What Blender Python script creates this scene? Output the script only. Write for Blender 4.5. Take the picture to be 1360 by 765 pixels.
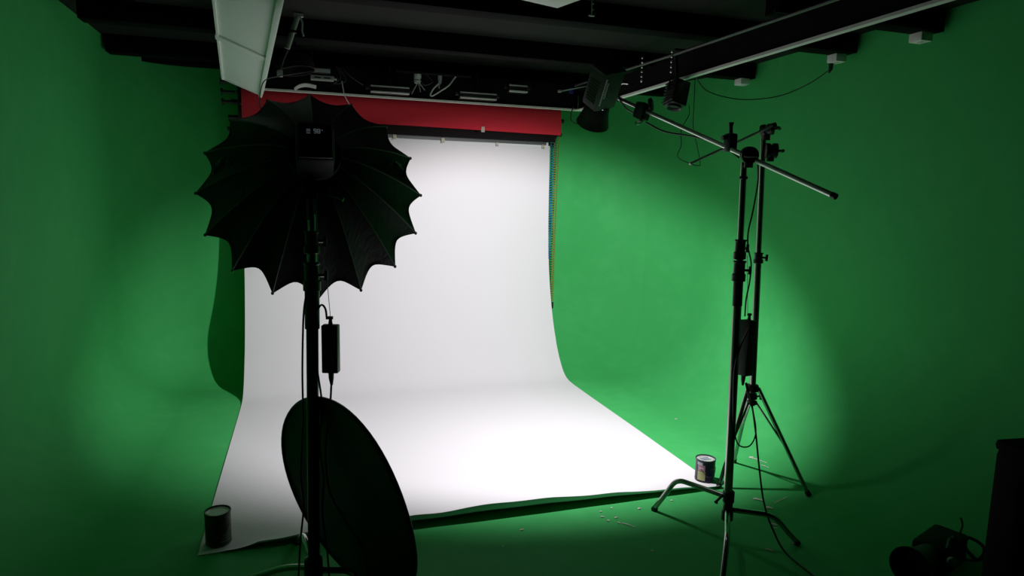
import bpy, bmesh, math, random
from mathutils import Vector, Matrix
random.seed(7)
PI = math.pi
for o in list(bpy.data.objects): bpy.data.objects.remove(o)
S = bpy.context.scene
C = S.collection

# ---------------------------------------------------------------- camera
yaw, pitch, roll = 0.3074, -0.1359, 0.0228
fw = Vector((math.sin(yaw)*math.cos(pitch), math.cos(yaw)*math.cos(pitch), math.sin(pitch)))
rt = Vector((math.cos(yaw), -math.sin(yaw), 0)); upv = rt.cross(fw)
rr = math.cos(roll)*rt + math.sin(roll)*upv; uu = -math.sin(roll)*rt + math.cos(roll)*upv
cam = bpy.data.cameras.new('camera'); cam.sensor_width = 36; cam.lens = 873.5*36/1360
cam.clip_start = .05; cam.clip_end = 50
co = bpy.data.objects.new('camera', cam); C.objects.link(co)
M = Matrix.Identity(4)
for i in range(3): M[i][0], M[i][1], M[i][2] = rr[i], uu[i], -fw[i]
M.translation = Vector((0, 0, 1.596)); co.matrix_world = M
S.camera = co
# ---------------------------------------------------------------- world, exposure
w = bpy.data.worlds.new('world'); S.world = w; w.use_nodes = True
w.node_tree.nodes['Background'].inputs[0].default_value = (.5, .6, .7, 1)
w.node_tree.nodes['Background'].inputs[1].default_value = .0
S.view_settings.view_transform = 'Standard'; S.view_settings.look = 'None'
S.view_settings.gamma = 1; S.view_settings.use_curve_mapping = False
S.view_settings.exposure = 0.0
# ---------------------------------------------------------------- the lamp that is switched on (the boom light); the softbox is off
SB_C = Vector((.042, 2.95, 1.592)); SB_T = math.radians(20)          # softbox rim centre and downward tilt
SB_A = Vector((.0, math.cos(SB_T), -math.sin(SB_T)))
SB_RECESS = .07
BOOM = Vector((1.535, 3.40, 2.06)); BOOM_AIM = Vector((.03, .617, -.787)).normalized()
BEAM_POWER, BEAM_ANGLE, BEAM_BLEND = 22.5, 122, .46      # what the reflector cup gathers
SPILL_POWER, SPILL_ANGLE = .50, 178                    # what the bare tube throws past the cup

# ---------------------------------------------------------------- materials
MATS = {}
def mat(name, col, rough=.6, metal=0, noise=None, bump=None, spec=.5, emit=None, estr=0, mix=None, sheen=0):
    if name in MATS: return MATS[name]
    m = bpy.data.materials.new(name); m.use_nodes = True; MATS[name] = m
    nt = m.node_tree; b = nt.nodes['Principled BSDF']
    b.inputs['Base Color'].default_value = (*col, 1); b.inputs['Roughness'].default_value = rough
    b.inputs['Metallic'].default_value = metal; b.inputs['Specular IOR Level'].default_value = spec
    if emit: b.inputs['Emission Color'].default_value = (*emit, 1); b.inputs['Emission Strength'].default_value = estr
    tc = nt.nodes.new('ShaderNodeTexCoord')
    if noise:                                   # (scale, second colour, contrast lo, hi)
        n = nt.nodes.new('ShaderNodeTexNoise'); n.inputs['Scale'].default_value = noise[0]; n.inputs['Detail'].default_value = 6
        nt.links.new(tc.outputs['Object'], n.inputs['Vector'])
        r = nt.nodes.new('ShaderNodeValToRGB'); r.color_ramp.elements[0].position = noise[2]; r.color_ramp.elements[1].position = noise[3]
        r.color_ramp.elements[0].color = (*col, 1); r.color_ramp.elements[1].color = (*noise[1], 1)
        nt.links.new(n.outputs['Fac'], r.inputs['Fac']); nt.links.new(r.outputs['Color'], b.inputs['Base Color'])
    if bump:                                    # (scale, strength, distance)
        n = nt.nodes.new('ShaderNodeTexNoise'); n.inputs['Scale'].default_value = bump[0]; n.inputs['Detail'].default_value = 4
        if len(bump) > 3:
            mp = nt.nodes.new('ShaderNodeMapping'); mp.inputs['Scale'].default_value = bump[3]
            nt.links.new(tc.outputs['Object'], mp.inputs['Vector']); nt.links.new(mp.outputs['Vector'], n.inputs['Vector'])
        else: nt.links.new(tc.outputs['Object'], n.inputs['Vector'])
        bp = nt.nodes.new('ShaderNodeBump'); bp.inputs['Strength'].default_value = bump[1]; bp.inputs['Distance'].default_value = bump[2]
        nt.links.new(n.outputs['Fac'], bp.inputs['Height']); nt.links.new(bp.outputs['Normal'], b.inputs['Normal'])
    return m
GREEN = (.030, .300, .070)
def green_paint():
    m = mat('green_paint', GREEN, .7, bump=(40, .08, .002), spec=.15)
    nt = m.node_tree; b = nt.nodes['Principled BSDF']
    tc = nt.nodes.new('ShaderNodeTexCoord')
    n1 = nt.nodes.new('ShaderNodeTexNoise'); n1.inputs['Scale'].default_value = 1.6; n1.inputs['Detail'].default_value = 8
    n2 = nt.nodes.new('ShaderNodeTexNoise'); n2.inputs['Scale'].default_value = 9; n2.inputs['Detail'].default_value = 8
    mx = nt.nodes.new('ShaderNodeMath'); mx.operation = 'MULTIPLY'
    r = nt.nodes.new('ShaderNodeValToRGB')
    r.color_ramp.elements[0].position = .2; r.color_ramp.elements[0].color = (.058, .455, .125, 1)
    r.color_ramp.elements[1].position = .40; r.color_ramp.elements[1].color = (.070, .490, .142, 1)
    for n in (n1, n2): nt.links.new(tc.outputs['Object'], n.inputs['Vector'])
    nt.links.new(n1.outputs['Fac'], mx.inputs[0]); nt.links.new(n2.outputs['Fac'], mx.inputs[1])
    nt.links.new(mx.outputs[0], r.inputs['Fac']); nt.links.new(r.outputs['Color'], b.inputs['Base Color'])
    return m
green = green_paint()
ceil_m = mat('ceiling_dark_grey', (.0135, .013, .012), .85, noise=(6, (.017, .0165, .0155), .4, .7), spec=.2)
joist_m = mat('joist_black', (.0015, .0015, .0015), .8, bump=(30, .2, .003), spec=.08)
board_m = mat('gantry_black_board', (.003, .003, .0033), .7, bump=(25, .2, .002), spec=.12)
white_m = mat('white_trim', (.86, .83, .81), .5, noise=(20, (.74, .72, .70), .45, .75))
plate_m = mat('grey_white_plate', (.66, .65, .63), .5)
rear_m = mat('rear_wall_charcoal', (.02, .022, .022), .8)
paper_w = mat('white_paper', (.80, .775, .81), .75, bump=(3.5, .10, .02), spec=.2)
paper_r = mat('red_paper', (.80, .034, .058), .7, bump=(12, .05, .005), spec=.2)
paper_k = mat('black_paper', (.006, .006, .007), .8, spec=.2)
fabric = mat('softbox_black_fabric', (.0035, .0035, .0035), .55, bump=(60, .5, .006, (1, 1, .22)), spec=.18)
fabric_in = mat('softbox_silver_lining', (.7, .7, .7), .4)
rib_m = mat('softbox_rib_piping', (.05, .05, .05), .5)
diff_m = mat('softbox_diffuser', (.8, .8, .8), .8)
blk = mat('black_plastic', (.008, .008, .008), .45, bump=(80, .1, .001))
blk_m = mat('black_matte_metal', (.010, .010, .010), .4, spec=.5)
chrome = mat('dark_steel_tube', (.34, .34, .32), .20, 1)
steel = mat('bright_steel', (.72, .71, .69), .32, .85)
body_m = mat('flash_body_black', (.003, .003, .003), .6, spec=.2)
grn_body = mat('monolight_dark_casing', (.030, .036, .032), .5)
text_m = mat('grey_print', (.50, .51, .51), .6)
logo_m = mat('logo_print', (.05, .052, .052), .6)
cable_m = mat('black_cable', (.007, .007, .007), .5)
grey_m = mat('grey_paint', (.36, .36, .36), .5)
lid_m = mat('can_lid_tinplate', (.86, .84, .85), .30, .35, noise=(25, (.68, .66, .67), .45, .7))
refl_face = mat('reflector_black_face', (.018, .022, .018), .45, bump=(4, .35, .02), spec=.5)
panel_m = mat('light_panel_diffuser', (.84, .87, .84), .5)
frame_m = mat('light_panel_frame', (.90, .90, .88), .45)
alu = mat('brushed_aluminium', (.50, .50, .49), .4, .3)
gold_m = mat('gold_chain', (.42, .27, .06), .4, .6)
blue_m = mat('blue_chain', (.02, .16, .33), .45)
scrap_m = mat('pale_scrap', (.66, .66, .60), .7)
case_m = mat('black_case_leather', (.0015, .001, .001), .7, bump=(50, .3, .002), spec=.05)
paper_cone = mat('clip_ivory', (.60, .53, .42), .5)

# ---------------------------------------------------------------- mesh helpers
def frame_z(d, hint=None):
    z = Vector(d).normalized(); h = Vector(hint) if hint else (Vector((0, 0, 1)) if abs(z.z) < .9 else Vector((1, 0, 0)))
    x = h.cross(z).normalized(); y = z.cross(x)
    m = Matrix.Identity(4)
    for i in range(3): m[i][0], m[i][1], m[i][2] = x[i], y[i], z[i]
    return m
def TR(loc, rot=None):
    m = Matrix.Translation(Vector(loc))
    return m @ rot if rot is not None else m
class MB:
    def __init__(s): s.v = []; s.f = []; s.mi = []
    def add(s, vs, fs, T=None, mi=0):
        k = len(s.v); s.v += [tuple((T @ Vector(v)) if T else v) for v in vs]
        s.f += [tuple(i+k for i in f) for f in fs]; s.mi += [mi]*len(fs); return s
    def box(s, c, size, T=None, bev=0, mi=0):
        bm = bmesh.new(); bmesh.ops.create_cube(bm, size=1)
        for v in bm.verts: v.co = Vector((v.co.x*size[0]+c[0], v.co.y*size[1]+c[1], v.co.z*size[2]+c[2]))
        if bev: bmesh.ops.bevel(bm, geom=bm.edges[:], offset=bev, segments=2, affect='EDGES', profile=.6)
        bm.verts.index_update()
        s.add([v.co[:] for v in bm.verts], [[v.index for v in f.verts] for f in bm.faces], T, mi); bm.free(); return s
    def tube(s, pts, r, n=8, cap=True, T=None, mi=0):
        pts = [Vector(p) for p in pts]; m = len(pts); vs = []; fs = []
        rs = r if isinstance(r, (list, tuple)) else [r]*m
        t0 = (pts[1]-pts[0]).normalized()
        u = t0.orthogonal().normalized()
        for i, p in enumerate(pts):
            t = (pts[min(i+1, m-1)]-pts[max(i-1, 0)]).normalized()
            u = (u-t*u.dot(t)).normalized(); w_ = t.cross(u)
            for k in range(n):
                a = 2*PI*k/n; vs.append(p+(u*math.cos(a)+w_*math.sin(a))*rs[i])
        for i in range(m-1):
            for k in range(n): fs.append((i*n+k, i*n+(k+1) % n, (i+1)*n+(k+1) % n, (i+1)*n+k))
        if cap: fs.append(tuple(range(n-1, -1, -1))); fs.append(tuple((m-1)*n+k for k in range(n)))
        s.add([v[:] for v in vs], fs, T, mi); return s
    def lathe(s, prof, n=24, T=None, mi=0, cap=True):
        vs = []; fs = []; m = len(prof)
        for (r, z) in prof:
            for k in range(n): a = 2*PI*k/n; vs.append((r*math.cos(a), r*math.sin(a), z))
        for i in range(m-1):
            for k in range(n): fs.append((i*n+k, i*n+(k+1) % n, (i+1)*n+(k+1) % n, (i+1)*n+k))
        if cap:
            if prof[0][0] > 1e-5: fs.append(tuple(range(n-1, -1, -1)))
            if prof[-1][0] > 1e-5: fs.append(tuple((m-1)*n+k for k in range(n)))
        s.add(vs, fs, T, mi); return s
    def prism(s, pts, z0, z1, T=None, mi=0):
        n = len(pts); vs = [(x, y, z0) for x, y in pts]+[(x, y, z1) for x, y in pts]
        fs = [tuple(range(n-1, -1, -1)), tuple(range(n, 2*n))]+[(i, (i+1) % n, n+(i+1) % n, n+i) for i in range(n)]
        s.add(vs, fs, T, mi); return s
    def grid(s, rows, T=None, mi=0):
        m = len(rows); n = len(rows[0]); vs = [p for r in rows for p in r]
        fs = [(i*n+j, i*n+j+1, (i+1)*n+j+1, (i+1)*n+j) for i in range(m-1) for j in range(n-1)]
        s.add([tuple(v) for v in vs], fs, T, mi); return s
    def build(s, name, m, parent=None, smooth=35, recalc=True, weld=False):
        me = bpy.data.meshes.new(name); me.from_pydata(s.v, [], s.f)
        ms = m if isinstance(m, (list, tuple)) else [m]
        for x in ms: me.materials.append(x)
        for p, i in zip(me.polygons, s.mi): p.material_index = i
        if recalc:
            bm = bmesh.new(); bm.from_mesh(me)
            if weld: bmesh.ops.remove_doubles(bm, verts=bm.verts[:], dist=1e-5)
            bmesh.ops.recalc_face_normals(bm, faces=bm.faces[:]); bm.to_mesh(me); bm.free()
        if smooth:
            me.polygons.foreach_set('use_smooth', [True]*len(me.polygons))
            try: me.set_sharp_from_angle(angle=math.radians(smooth))
            except Exception: pass
        o = bpy.data.objects.new(name, me); C.objects.link(o)
        if parent: place_under(o, parent)
        return o
def solid(o, t, off):
    m = o.modifiers.new('thickness', 'SOLIDIFY'); m.thickness = t; m.offset = off
    m = o.modifiers.new('crisp_edge', 'EDGE_SPLIT'); m.split_angle = math.radians(60)
def place_under(o, parent):
    o.parent = parent; bpy.context.view_layer.update()
    o.matrix_parent_inverse = parent.matrix_world.inverted()
def tag(o, label=None, cat=None, group=None, kind=None):
    for k, v in (('label', label), ('category', cat), ('group', group), ('kind', kind)):
        if v: o[k] = v
    return o
def thing(name, loc, label, cat, group=None):
    o = bpy.data.objects.new(name, None); C.objects.link(o); o.location = loc; o.empty_display_size = .05
    bpy.context.view_layer.update()
    return tag(o, label, cat, group)
def curve_pts(pts, n=8):
    """Catmull-Rom through the points"""
    p = [Vector(a) for a in pts]; p = [p[0]*2-p[1]]+p+[p[-1]*2-p[-2]]; out = []
    for i in range(1, len(p)-2):
        for k in range(n):
            t = k/n; a, b, c, d = p[i-1:i+3]
            out.append(.5*((2*b)+(c-a)*t+(2*a-5*b+4*c-d)*t*t+(3*b-a-3*c+d)*t**3))
    out.append(p[-2]); return out
def cable(name, pts, label, r=.004, parent=None, m=None, cat='cable', group=None, n=7):
    o = MB().tube(curve_pts(pts, n), r, 6).build(name, m or cable_m, parent)
    if not parent: tag(o, label, cat, group)
    return o

# ================================================================ the setting
XL, XR, YB, YF, ZC = -1.38, 3.50, 6.10, .9, 2.71
RL, RR_, FL, FR = .50, .92, .46, .86      # corner radii left / right, floor cove radii left / right
def cyc():
    path = []               # (x, y, inward nx, ny, cove radius)
    for y in [YF+i*(YB-RL-YF)/10 for i in range(10)]: path.append((XL, y, 1, 0, FL))
    K = 20
    for k in range(K+1):
        a = PI-(PI/2)*k/K
        path.append((XL+RL+RL*math.cos(a), YB-RL+RL*math.sin(a), -math.cos(a), -math.sin(a), FL))
    i_l = 10+K//2
    for i in range(1, 16):
        t = i/16; x = XL+RL+t*(XR-XL-RL-RR_); t = t*t*(3-2*t); path.append((x, YB, 0, -1, FL+(FR-FL)*t))
    i0 = len(path)
    for k in range(K+1):
        a = PI/2-(PI/2)*k/K
        path.append((XR-RR_+RR_*math.cos(a), YB-RR_+RR_*math.sin(a), -math.cos(a), -math.sin(a), FR))
    i_r = i0+K//2
    for i in range(1, 13): path.append((XR, YB-RR_+(YF-YB+RR_)*i/12, -1, 0, FR))
    KF = 18
    def prof(R):            # (inward offset, z)
        p = [(R*(1-math.sin(PI/2*k/KF)), R*(1-math.cos(PI/2*k/KF))) for k in range(KF+1)]
        return p+[(0, R+(ZC-R)*i/6) for i in range(1, 7)]
    rows = [[(x+nx*o, y+ny*o, z) for o, z in prof(R)] for x, y, nx, ny, R in path]
    for i in range(10): rows[i].append((XL, path[i][1], 3.05))
    for i in range(10, len(path)): rows[i].append((path[i][0], path[i][1], 3.05))
    def wall(name, a, b):
        o = MB().grid(rows[a:b+1]).build(name, green, smooth=60); tag(o, kind='structure'); return o
    wall('wall_left', 0, i_l); wall('wall_back', i_l, i_r); wall('wall_right', i_r, len(path)-1)
    fl = [rows[i][0] for i in range(len(path))]
    m = MB(); m.add(fl, [tuple(range(len(fl)))]); o = m.build('floor', green, smooth=0); tag(o, kind='structure')
cyc()
YR = -2.2                   # the unlit rest of the studio behind the painted cove
o = MB().box(((XL+XR)/2, YR-.05, ZC/2), (XR-XL+.9, .1, ZC)).box((XL-.30, (YF+YR)/2, ZC/2), (.1, YF-YR, ZC)).box((XR+.30, (YF+YR)/2, ZC/2), (.1, YF-YR, ZC)).box((XL-.15, YF-.03, ZC/2), (.34, .05, ZC)).box((XR+.15, YF-.03, ZC/2), (.34, .05, ZC)).build('wall_rear', rear_m); tag(o, kind='structure')
o = MB().box(((XL+XR)/2, (YF+YR)/2, -.011), (XR-XL+.6, YF-YR, .02)).build('floor_rear', rear_m); tag(o, kind='structure')
ceiling = MB().box(((XL+.45+XR+.4)/2, (4.63+YR)/2, ZC+.04), (XR+.4-XL-.45, 4.63-YR, .08)).box(((XL+XR)/2, (4.63+YB+.1)/2, ZC+.04), (XR-XL+.2, YB+.1-4.63, .08)).box((XL+.1, (4.63+YR)/2, 3.06), (1.2, 4.63-YR+.2, .04)).build('ceiling', ceil_m); tag(ceiling, kind='structure')
for y, x0, x1, zb, d in ((5.62, XL+.03, XR-.02, 2.585, .13), (4.63, XL+.13, XR-.02, 2.59, .13), (3.60, XL+.05, XR-.02, 2.59, .13), (2.98, 2.36, XR-.02, 2.585, .12), (2.55, XL+.05, 2.30, 2.59, .13), (1.4, XL+.05, XR-.02, 2.59, .13)):
    MB().box(((x0+x1)/2, y+d/2, (zb+ZC)/2), (x1-x0, d, ZC-zb+.002), bev=.006).build('joist', joist_m, ceiling)
MB().box(((XL+XR)/2, YB-.05, 2.655), (XR-XL-.02, .12, .12), bev=.006).build('back_joist', joist_m, ceiling)

# lighting gantry: black boards edged with white strips
g = thing('lighting_gantry', (2.315, 5.5, 2.37), 'black board gantry edged with thin white strips below the ceiling', 'gantry')
MB().box((.965, 5.50, 2.485), (2.69, .022, .20)).build('back_board', board_m, g)
MB().box((.95, 5.485, 2.372), (2.70, .035, .014)).build('white_strip', white_m, g)
MB().box((2.325, 3.1, 2.455), (.022, 4.78, .15)).build('side_board', board_m, g)
MB().box((2.318, 3.1, 2.372), (.036, 4.80, .014)).build('white_strip', white_m, g)
MB().prism([(2.25, 5.46), (2.40, 5.46), (2.335, 5.12), (2.30, 5.12)], 2.360, 2.366).build('corner_plate', plate_m, g)
MB().tube([(2.20, 5.3, 2.545), (2.20, 3.69, 2.495), (2.20, 1.6, 2.46)], .009, 8).build('rail_pipe', mat('rail_grey', (.10, .10, .10), .4, .5), g)
for y in (4.9, 4.2, 3.7, 2.8): MB().box((2.25, y, 2.52), (.13, .012, .012)).build('rail_hook', blk_m, g)

# ================================================================ paper backdrops
PX0, PX1 = -.475, 2.205
def paper_sheet():
    prof = [(5.87, 2.085), (5.868, 1.9), (5.862, 1.6), (5.85, 1.3), (5.825, 1.05), (5.785, .84), (5.73, .65), (5.66, .47), (5.575, .31), (5.47, .165), (5.36, .062), (5.25, .014), (5.12, .004)]
    pf = [(p.x, p.y) for p in curve_pts([(a, b, 0) for a, b in prof], 4)]
    ys = [5.12-i*(5.12-3.22)/24 for i in range(1, 25)]
    pf += [(y, .004) for y in ys]
    NX = 64; rows = []
    hx = [(-.475, .002), (-.30, .004), (-.20, .030), (0, .045), (.3, .055), (.55, .060), (.75, .068), (1.0, .073), (1.3, .060), (1.7, .042), (1.95, .028), (2.205, .016)]
    def h(x):
        for (a, ha), (b, hb) in zip(hx, hx[1:]):
            if x <= b: t = (x-a)/(b-a); t = t*t*(3-2*t); return ha+(hb-ha)*t
        return hx[-1][1]
    for i in range(NX+1):
        x = PX0+(PX1-PX0)*i/NX; r = []
        for y, z in pf:
            xx = x
            wz = .0016*math.sin(x*7+y*3)*max(0, min(1, (y-3.2)))
            r.append((xx, y-(.006*math.sin(x*3.1+z*2) if z > .3 else 0), z+(wz+.002 if z < .02 else 0)))
        hh = h(x)+.004*math.sin(x*17)
        for k in range(1, 11):                 # the cut end curls up towards the camera
            t = k/10; y = 3.22-.215*math.sin(t*PI*.52)-.012*t
            r.append((x, y, .005+hh*t**2.6))
        rows.append(r)
    return MB().grid(rows)
bd = thing('white_paper_backdrop', (.865, 5.87, 0), 'white seamless paper backdrop sweeping from roll down across the floor', 'backdrop')
o = paper_sheet().build('paper_sheet', paper_w, bd, smooth=60, recalc=False)
solid(o, .0012, 0)
MB().tube([(PX0-.02, 5.895, 2.10), (PX1-.02, 5.895, 2.10)], .030, 20).build('roll', paper_w, bd)
tag(MB().box((.85, 5.853, 2.106), (2.62, .008, .036), bev=.003).build('tension_bar', mat('grey_bar', (.12, .12, .125), .5), bd), 'dark grey bar across the top edge')
MB().tube([(PX0-.10, 5.895, 2.10), (PX1+.06, 5.895, 2.10)], .018, 12).build('core_tube', blk_m, bd)

kb = thing('black_paper_roll', (.9, 5.80, 2.17), 'black paper backdrop roll hung between the red roll and the white paper', 'backdrop roll')
MB().tube([(-.46, 5.81, 2.185), (2.225, 5.81, 2.185)], .060, 24).build('roll', paper_k, kb)
MB().box((.88, 5.752, 2.16), (2.66, .004, .10)).build('loose_end', paper_k, kb)
MB().tube([(-.56, 5.81, 2.185), (2.29, 5.81, 2.185)], .018, 12).build('core_tube', blk_m, kb)

rb = thing('red_paper_roll', (.9, 5.62, 2.27), 'red paper backdrop roll under the white edged gantry', 'backdrop roll')
def red_roll():
    rows = []
    for i in range(33):
        x = -.437+i*(2.185+.437)/32; r = []
        for k in range(29):
            a = 2*PI*k/28; r.append((x, 5.645+.088*math.cos(a), 2.285+.088*math.sin(a)))
        rows.append(r)
    return MB().grid(rows)
red_roll().build('roll', paper_r, rb, smooth=60)
m = MB()
rows = []
for i in range(41):
    x = -.437+i*(2.185+.437)/40
    rows.append([(x, 5.575, 2.385), (x, 5.558, 2.35), (x, 5.554, 2.29), (x, 5.553, 2.24), (x, 5.553-.003*math.sin(x*9), 2.20), (x, 5.548-.006*math.sin(x*5), 2.162+.006*math.sin(x*2.2))])
o = m.grid(rows).build('loose_end', paper_r, rb, smooth=60, recalc=False)
solid(o, .001, -1)
MB().tube([(-.52, 5.645, 2.285), (2.24, 5.645, 2.285)], .020, 12).build('core_tube', blk_m, rb)

# roller bracket at the left end
br = thing('roller_bracket', (-.5, 5.75, 2.3), 'black three armed roller bracket at the left end of the red roll', 'bracket')
MB().box((-.462, 5.74, 2.31), (.012, .30, .36), bev=.003).build('plate', blk_m, br)
for y, z in ((5.60, 2.425), (5.63, 2.355), (5.66, 2.285)):
    a = MB().tube([(-.465, y, z), (-.575, y, z)], .012, 12).build('spindle', blk_m, br)
    MB().lathe([(.0, 0), (.026, 0), (.026, .012), (.0, .012)], 18, TR((-.575, y, z), frame_z((-1, 0, 0)))).build('end_disc', blk_m, a)
    MB().lathe([(0, 0), (.006, .002), (.006, .006), (0, .008)], 10, TR((-.478, y-.014, z), frame_z((0, -1, 0)))).build('screw', steel, a)

# spring clips
def clip(x, y, z, label, s=1.0):
    c = thing('spring_clip', (x, y, z), label, 'clip', 'spring clips on the paper rolls')
    MB().box((x, y-.006, z), (.030*s, .010, .045*s), bev=.003).build('jaw', paper_cone, c)
    MB().tube([(x-.012*s, y-.012, z-.018*s), (x+.012*s, y-.012, z-.018*s)], .005*s, 8).build('spring', steel, c)
clip(.761, 5.846, 2.095, 'ivory clip on the white paper top nearest the black softbox')
clip(1.184, 5.846, 2.085, 'ivory clip on the white paper top, second right of the softbox')
clip(1.683, 5.846, 2.075, 'small clip on the white paper top, third right of the softbox', .75)
clip(2.126, 5.846, 2.073, 'small clip at the right corner of the white paper top', .85)
clip(1.467, 5.545, 2.170, 'pale clip on the lower edge of the red roll')

def bead_chain(x, y, z1, z0, m_, label, w_=.02):
    t = thing('bead_chain', (x, y, z0), label, 'chain', 'pull chains at the backdrop rolls')
    me = MB()
    n = int((z1-z0)/.022)
    for s in (-1, 1):
        for k in range(n):
            f = k/n; zz = z1-(z1-z0)*f; xx = x+s*w_*(1-.8*f)
            me.lathe([(0, -.009), (.0085, -.004), (.0085, .004), (0, .009)], 6, TR((xx, y, zz)))
    o = me.build('bead_loop', m_, t); o['kind'] = 'stuff'
    return t
t = bead_chain(2.232, 5.77, 2.25, .62, gold_m, 'gold bead chain loop hanging beside the white paper edge', .018)
MB().tube([(2.236, 5.77, .625), (2.237, 5.77, .565)], [.012, .010], 10).build('weight', blk, t)
bead_chain(2.212, 5.82, 2.20, 1.02, blue_m, 'blue bead chain loop hanging between white paper and gold chain', .016)

# ================================================================ softbox
Rm, Dm, NR = .458, .40, 16
SX = Vector((1, 0, 0)); SY = SB_A.cross(SX).normalized()      # local frame; axis SB_A points to the backdrop
def sb_pt(phi, t, k=1.0):
    r = (.085+(Rm-.085)*(t**.72))*k; a = -Dm*(1-t)
    return SB_C+SB_A*a+(SX*math.cos(phi)+SY*math.sin(phi))*r
sb = thing('softbox', tuple(SB_C), 'large black sixteen rib umbrella softbox with scalloped rim seen from behind', 'softbox')
PH0 = PI/2-.015
for i in range(NR):
    p0 = PH0+2*PI*i/NR; p1 = PH0+2*PI*(i+1)/NR; rows = []
    for a in range(13):
        u = a/12; r = []
        for b in range(15):
            t = b/14
            sag = math.sin(PI*u)
            k = 1-sag*(.012+.055*t+.06*t**6)
            p = sb_pt(p0+(p1-p0)*u, t, k)
            p = p-SB_A*(.050*sag*t**8)+SB_A*(.010*sag*math.sin(t*PI))
            p = p+SB_A*(.0025*math.sin(b*2.1+a*.9+i)*t*sag)
            r.append(p)
        rows.append(r)
    o = MB().grid(rows).build('fabric_panel', [fabric, fabric_in], sb, smooth=60, recalc=False)
    solid(o, .003, 0)
    MB().tube([sb_pt(p0, t/12, 1.004)-SB_A*.002 for t in range(13)], .0028, 6).build('rib', rib_m, sb)
    tip = sb_pt(p0, 1, 1.0); MB().lathe([(0, -.008), (.006, -.004), (.006, .004), (0, .008)], 8, TR(tip)).build('rib_tip', blk, sb)
Fz = frame_z(SB_A, SY)
MB().lathe([(.06, -.03), (.095, -.03), (.095, .012), (.06, .012), (.06, -.03)], 32, TR(SB_C-SB_A*Dm, Fz), cap=False).build('speed_ring', blk_m, sb)
o = MB().lathe([(0, 0), (.36, 0), (.36, .002), (0, .002)], 48, TR(SB_C-SB_A*(SB_RECESS+.03), Fz)).build('diffuser', diff_m, sb)
tag(o, 'white front diffuser')
# printed marks on two panels
def panel_mark(i0, strokes, name='logo_print'):
    me = MB()
    for pts in strokes:
        me.tube([sb_pt(PH0+2*PI*(i0+u)/NR, t, 1-.0-math.sin(PI*u)*(.012+.055*t+.06*t**6))-SB_A*.006 + (sb_pt(PH0+2*PI*(i0+u)/NR, t, 1)-SB_C-(sb_pt(PH0+2*PI*(i0+u)/NR, t, 1)-SB_C).dot(SB_A)*SB_A).normalized()*.004 for u, t in pts], .0035, 5)
    me.build(name, logo_m, sb)
MARK = [[(.75, .60), (.35, .52), (.78, .44)], [(.30, .92), (.36, .80)], [(.36, .84), (.55, .80), (.38, .74)], [(.38, .76), (.60, .72), (.42, .68)], [(.62, .84), (.66, .70)], [(.70, .78), (.72, .64)]]
panel_mark(4, MARK); panel_mark(11, [[(1-u, t) for u, t in p] for p in MARK])

# flash head behind the softbox
FB = SB_C-SB_A*(Dm+.02)
fl = thing('studio_flash', tuple(FB), 'black studio flash head with small lit screen behind the large softbox', 'studio light')
MB().box((0, .022, -.085), (.128, .140, .17), TR(FB, Fz), bev=.018).build('body', body_m, fl)
MB().box((0, .022, -.172), (.114, .126, .012), TR(FB, Fz), bev=.005).build('rear_panel', blk, fl)
MB().box((0, -.006, -.179), (.07, .045, .003), TR(FB, Fz), bev=.001).build('screen', mat('screen_glass', (.004, .005, .006), .15), fl)
lcd = mat('lcd_digits', (.05, .06, .07), .5, emit=(.62, .75, .85), estr=.10)
def seg_digits(m, T, specs, h=.014, w_=.008, th=.0016):
    SEG = {'9': 'abcdfg', '8': 'abcdefg', '5': 'afgcd', '0': 'abcdef', '3': 'abgcd', '-': 'g', 'E': 'afged'}
    P = {'a': (0, 1, 1, 0), 'g': (0, 0, 1, 0), 'd': (0, -1, 1, 0), 'f': (-1, .5, 0, 1), 'b': (1, .5, 0, 1), 'e': (-1, -.5, 0, 1), 'c': (1, -.5, 0, 1)}
    for ch, x, y in specs:
        for sg in SEG[ch]:
            sx, sy, hz, vt = P[sg]
            m.box((x+sx*w_/2, y+sy*h/2, 0), (w_ if hz else th, h/2 if vt else th, .001), T)
    return m
Tl = TR(FB, Fz) @ Matrix.Translation((0, -.006, -.1812)) @ Matrix.Rotation(PI, 4, 'X')
seg_digits(MB(), Tl, [('9', .000, .004), ('8', .012, .004)]).box((-.022, .009, 0), (.013, .0016, .001), Tl).box((-.022, .003, 0), (.013, .0016, .001), Tl).box((-.022, -.004, 0), (.013, .0016, .001), Tl).box((.023, .008, 0), (.003, .003, .001), Tl).build('screen_digits', lcd, fl)
for x in (-.035, 0, .035): MB().lathe([(0, 0), (.010, 0), (.009, .012), (0, .012)], 14, TR(FB, Fz) @ Matrix.Translation((x, .058, -.178)) @ Matrix.Rotation(PI, 4, 'X')).build('knob', blk, fl)
MB().tube([FB-SX*.05-SY*.045-SB_A*.05, FB-SX*.05-SY*.070-SB_A*.06, FB+SX*.05-SY*.070-SB_A*.06, FB+SX*.05-SY*.045-SB_A*.05], .007, 8).build('handle', blk, fl)
MB().tube([Vector((.025, 2.53, 1.50)), Vector((.025, 2.53, 1.58))], .016, 12).box((.025, 2.53, 1.60), (.05, .07, .055), bev=.008).build('tilt_bracket', blk_m, fl)
MB().tube([(.045, 2.53, 1.60), (.115, 2.52, 1.585), (.14, 2.51, 1.575)], [.007, .006, .009], 8).build('lock_lever', chrome, fl)

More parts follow.
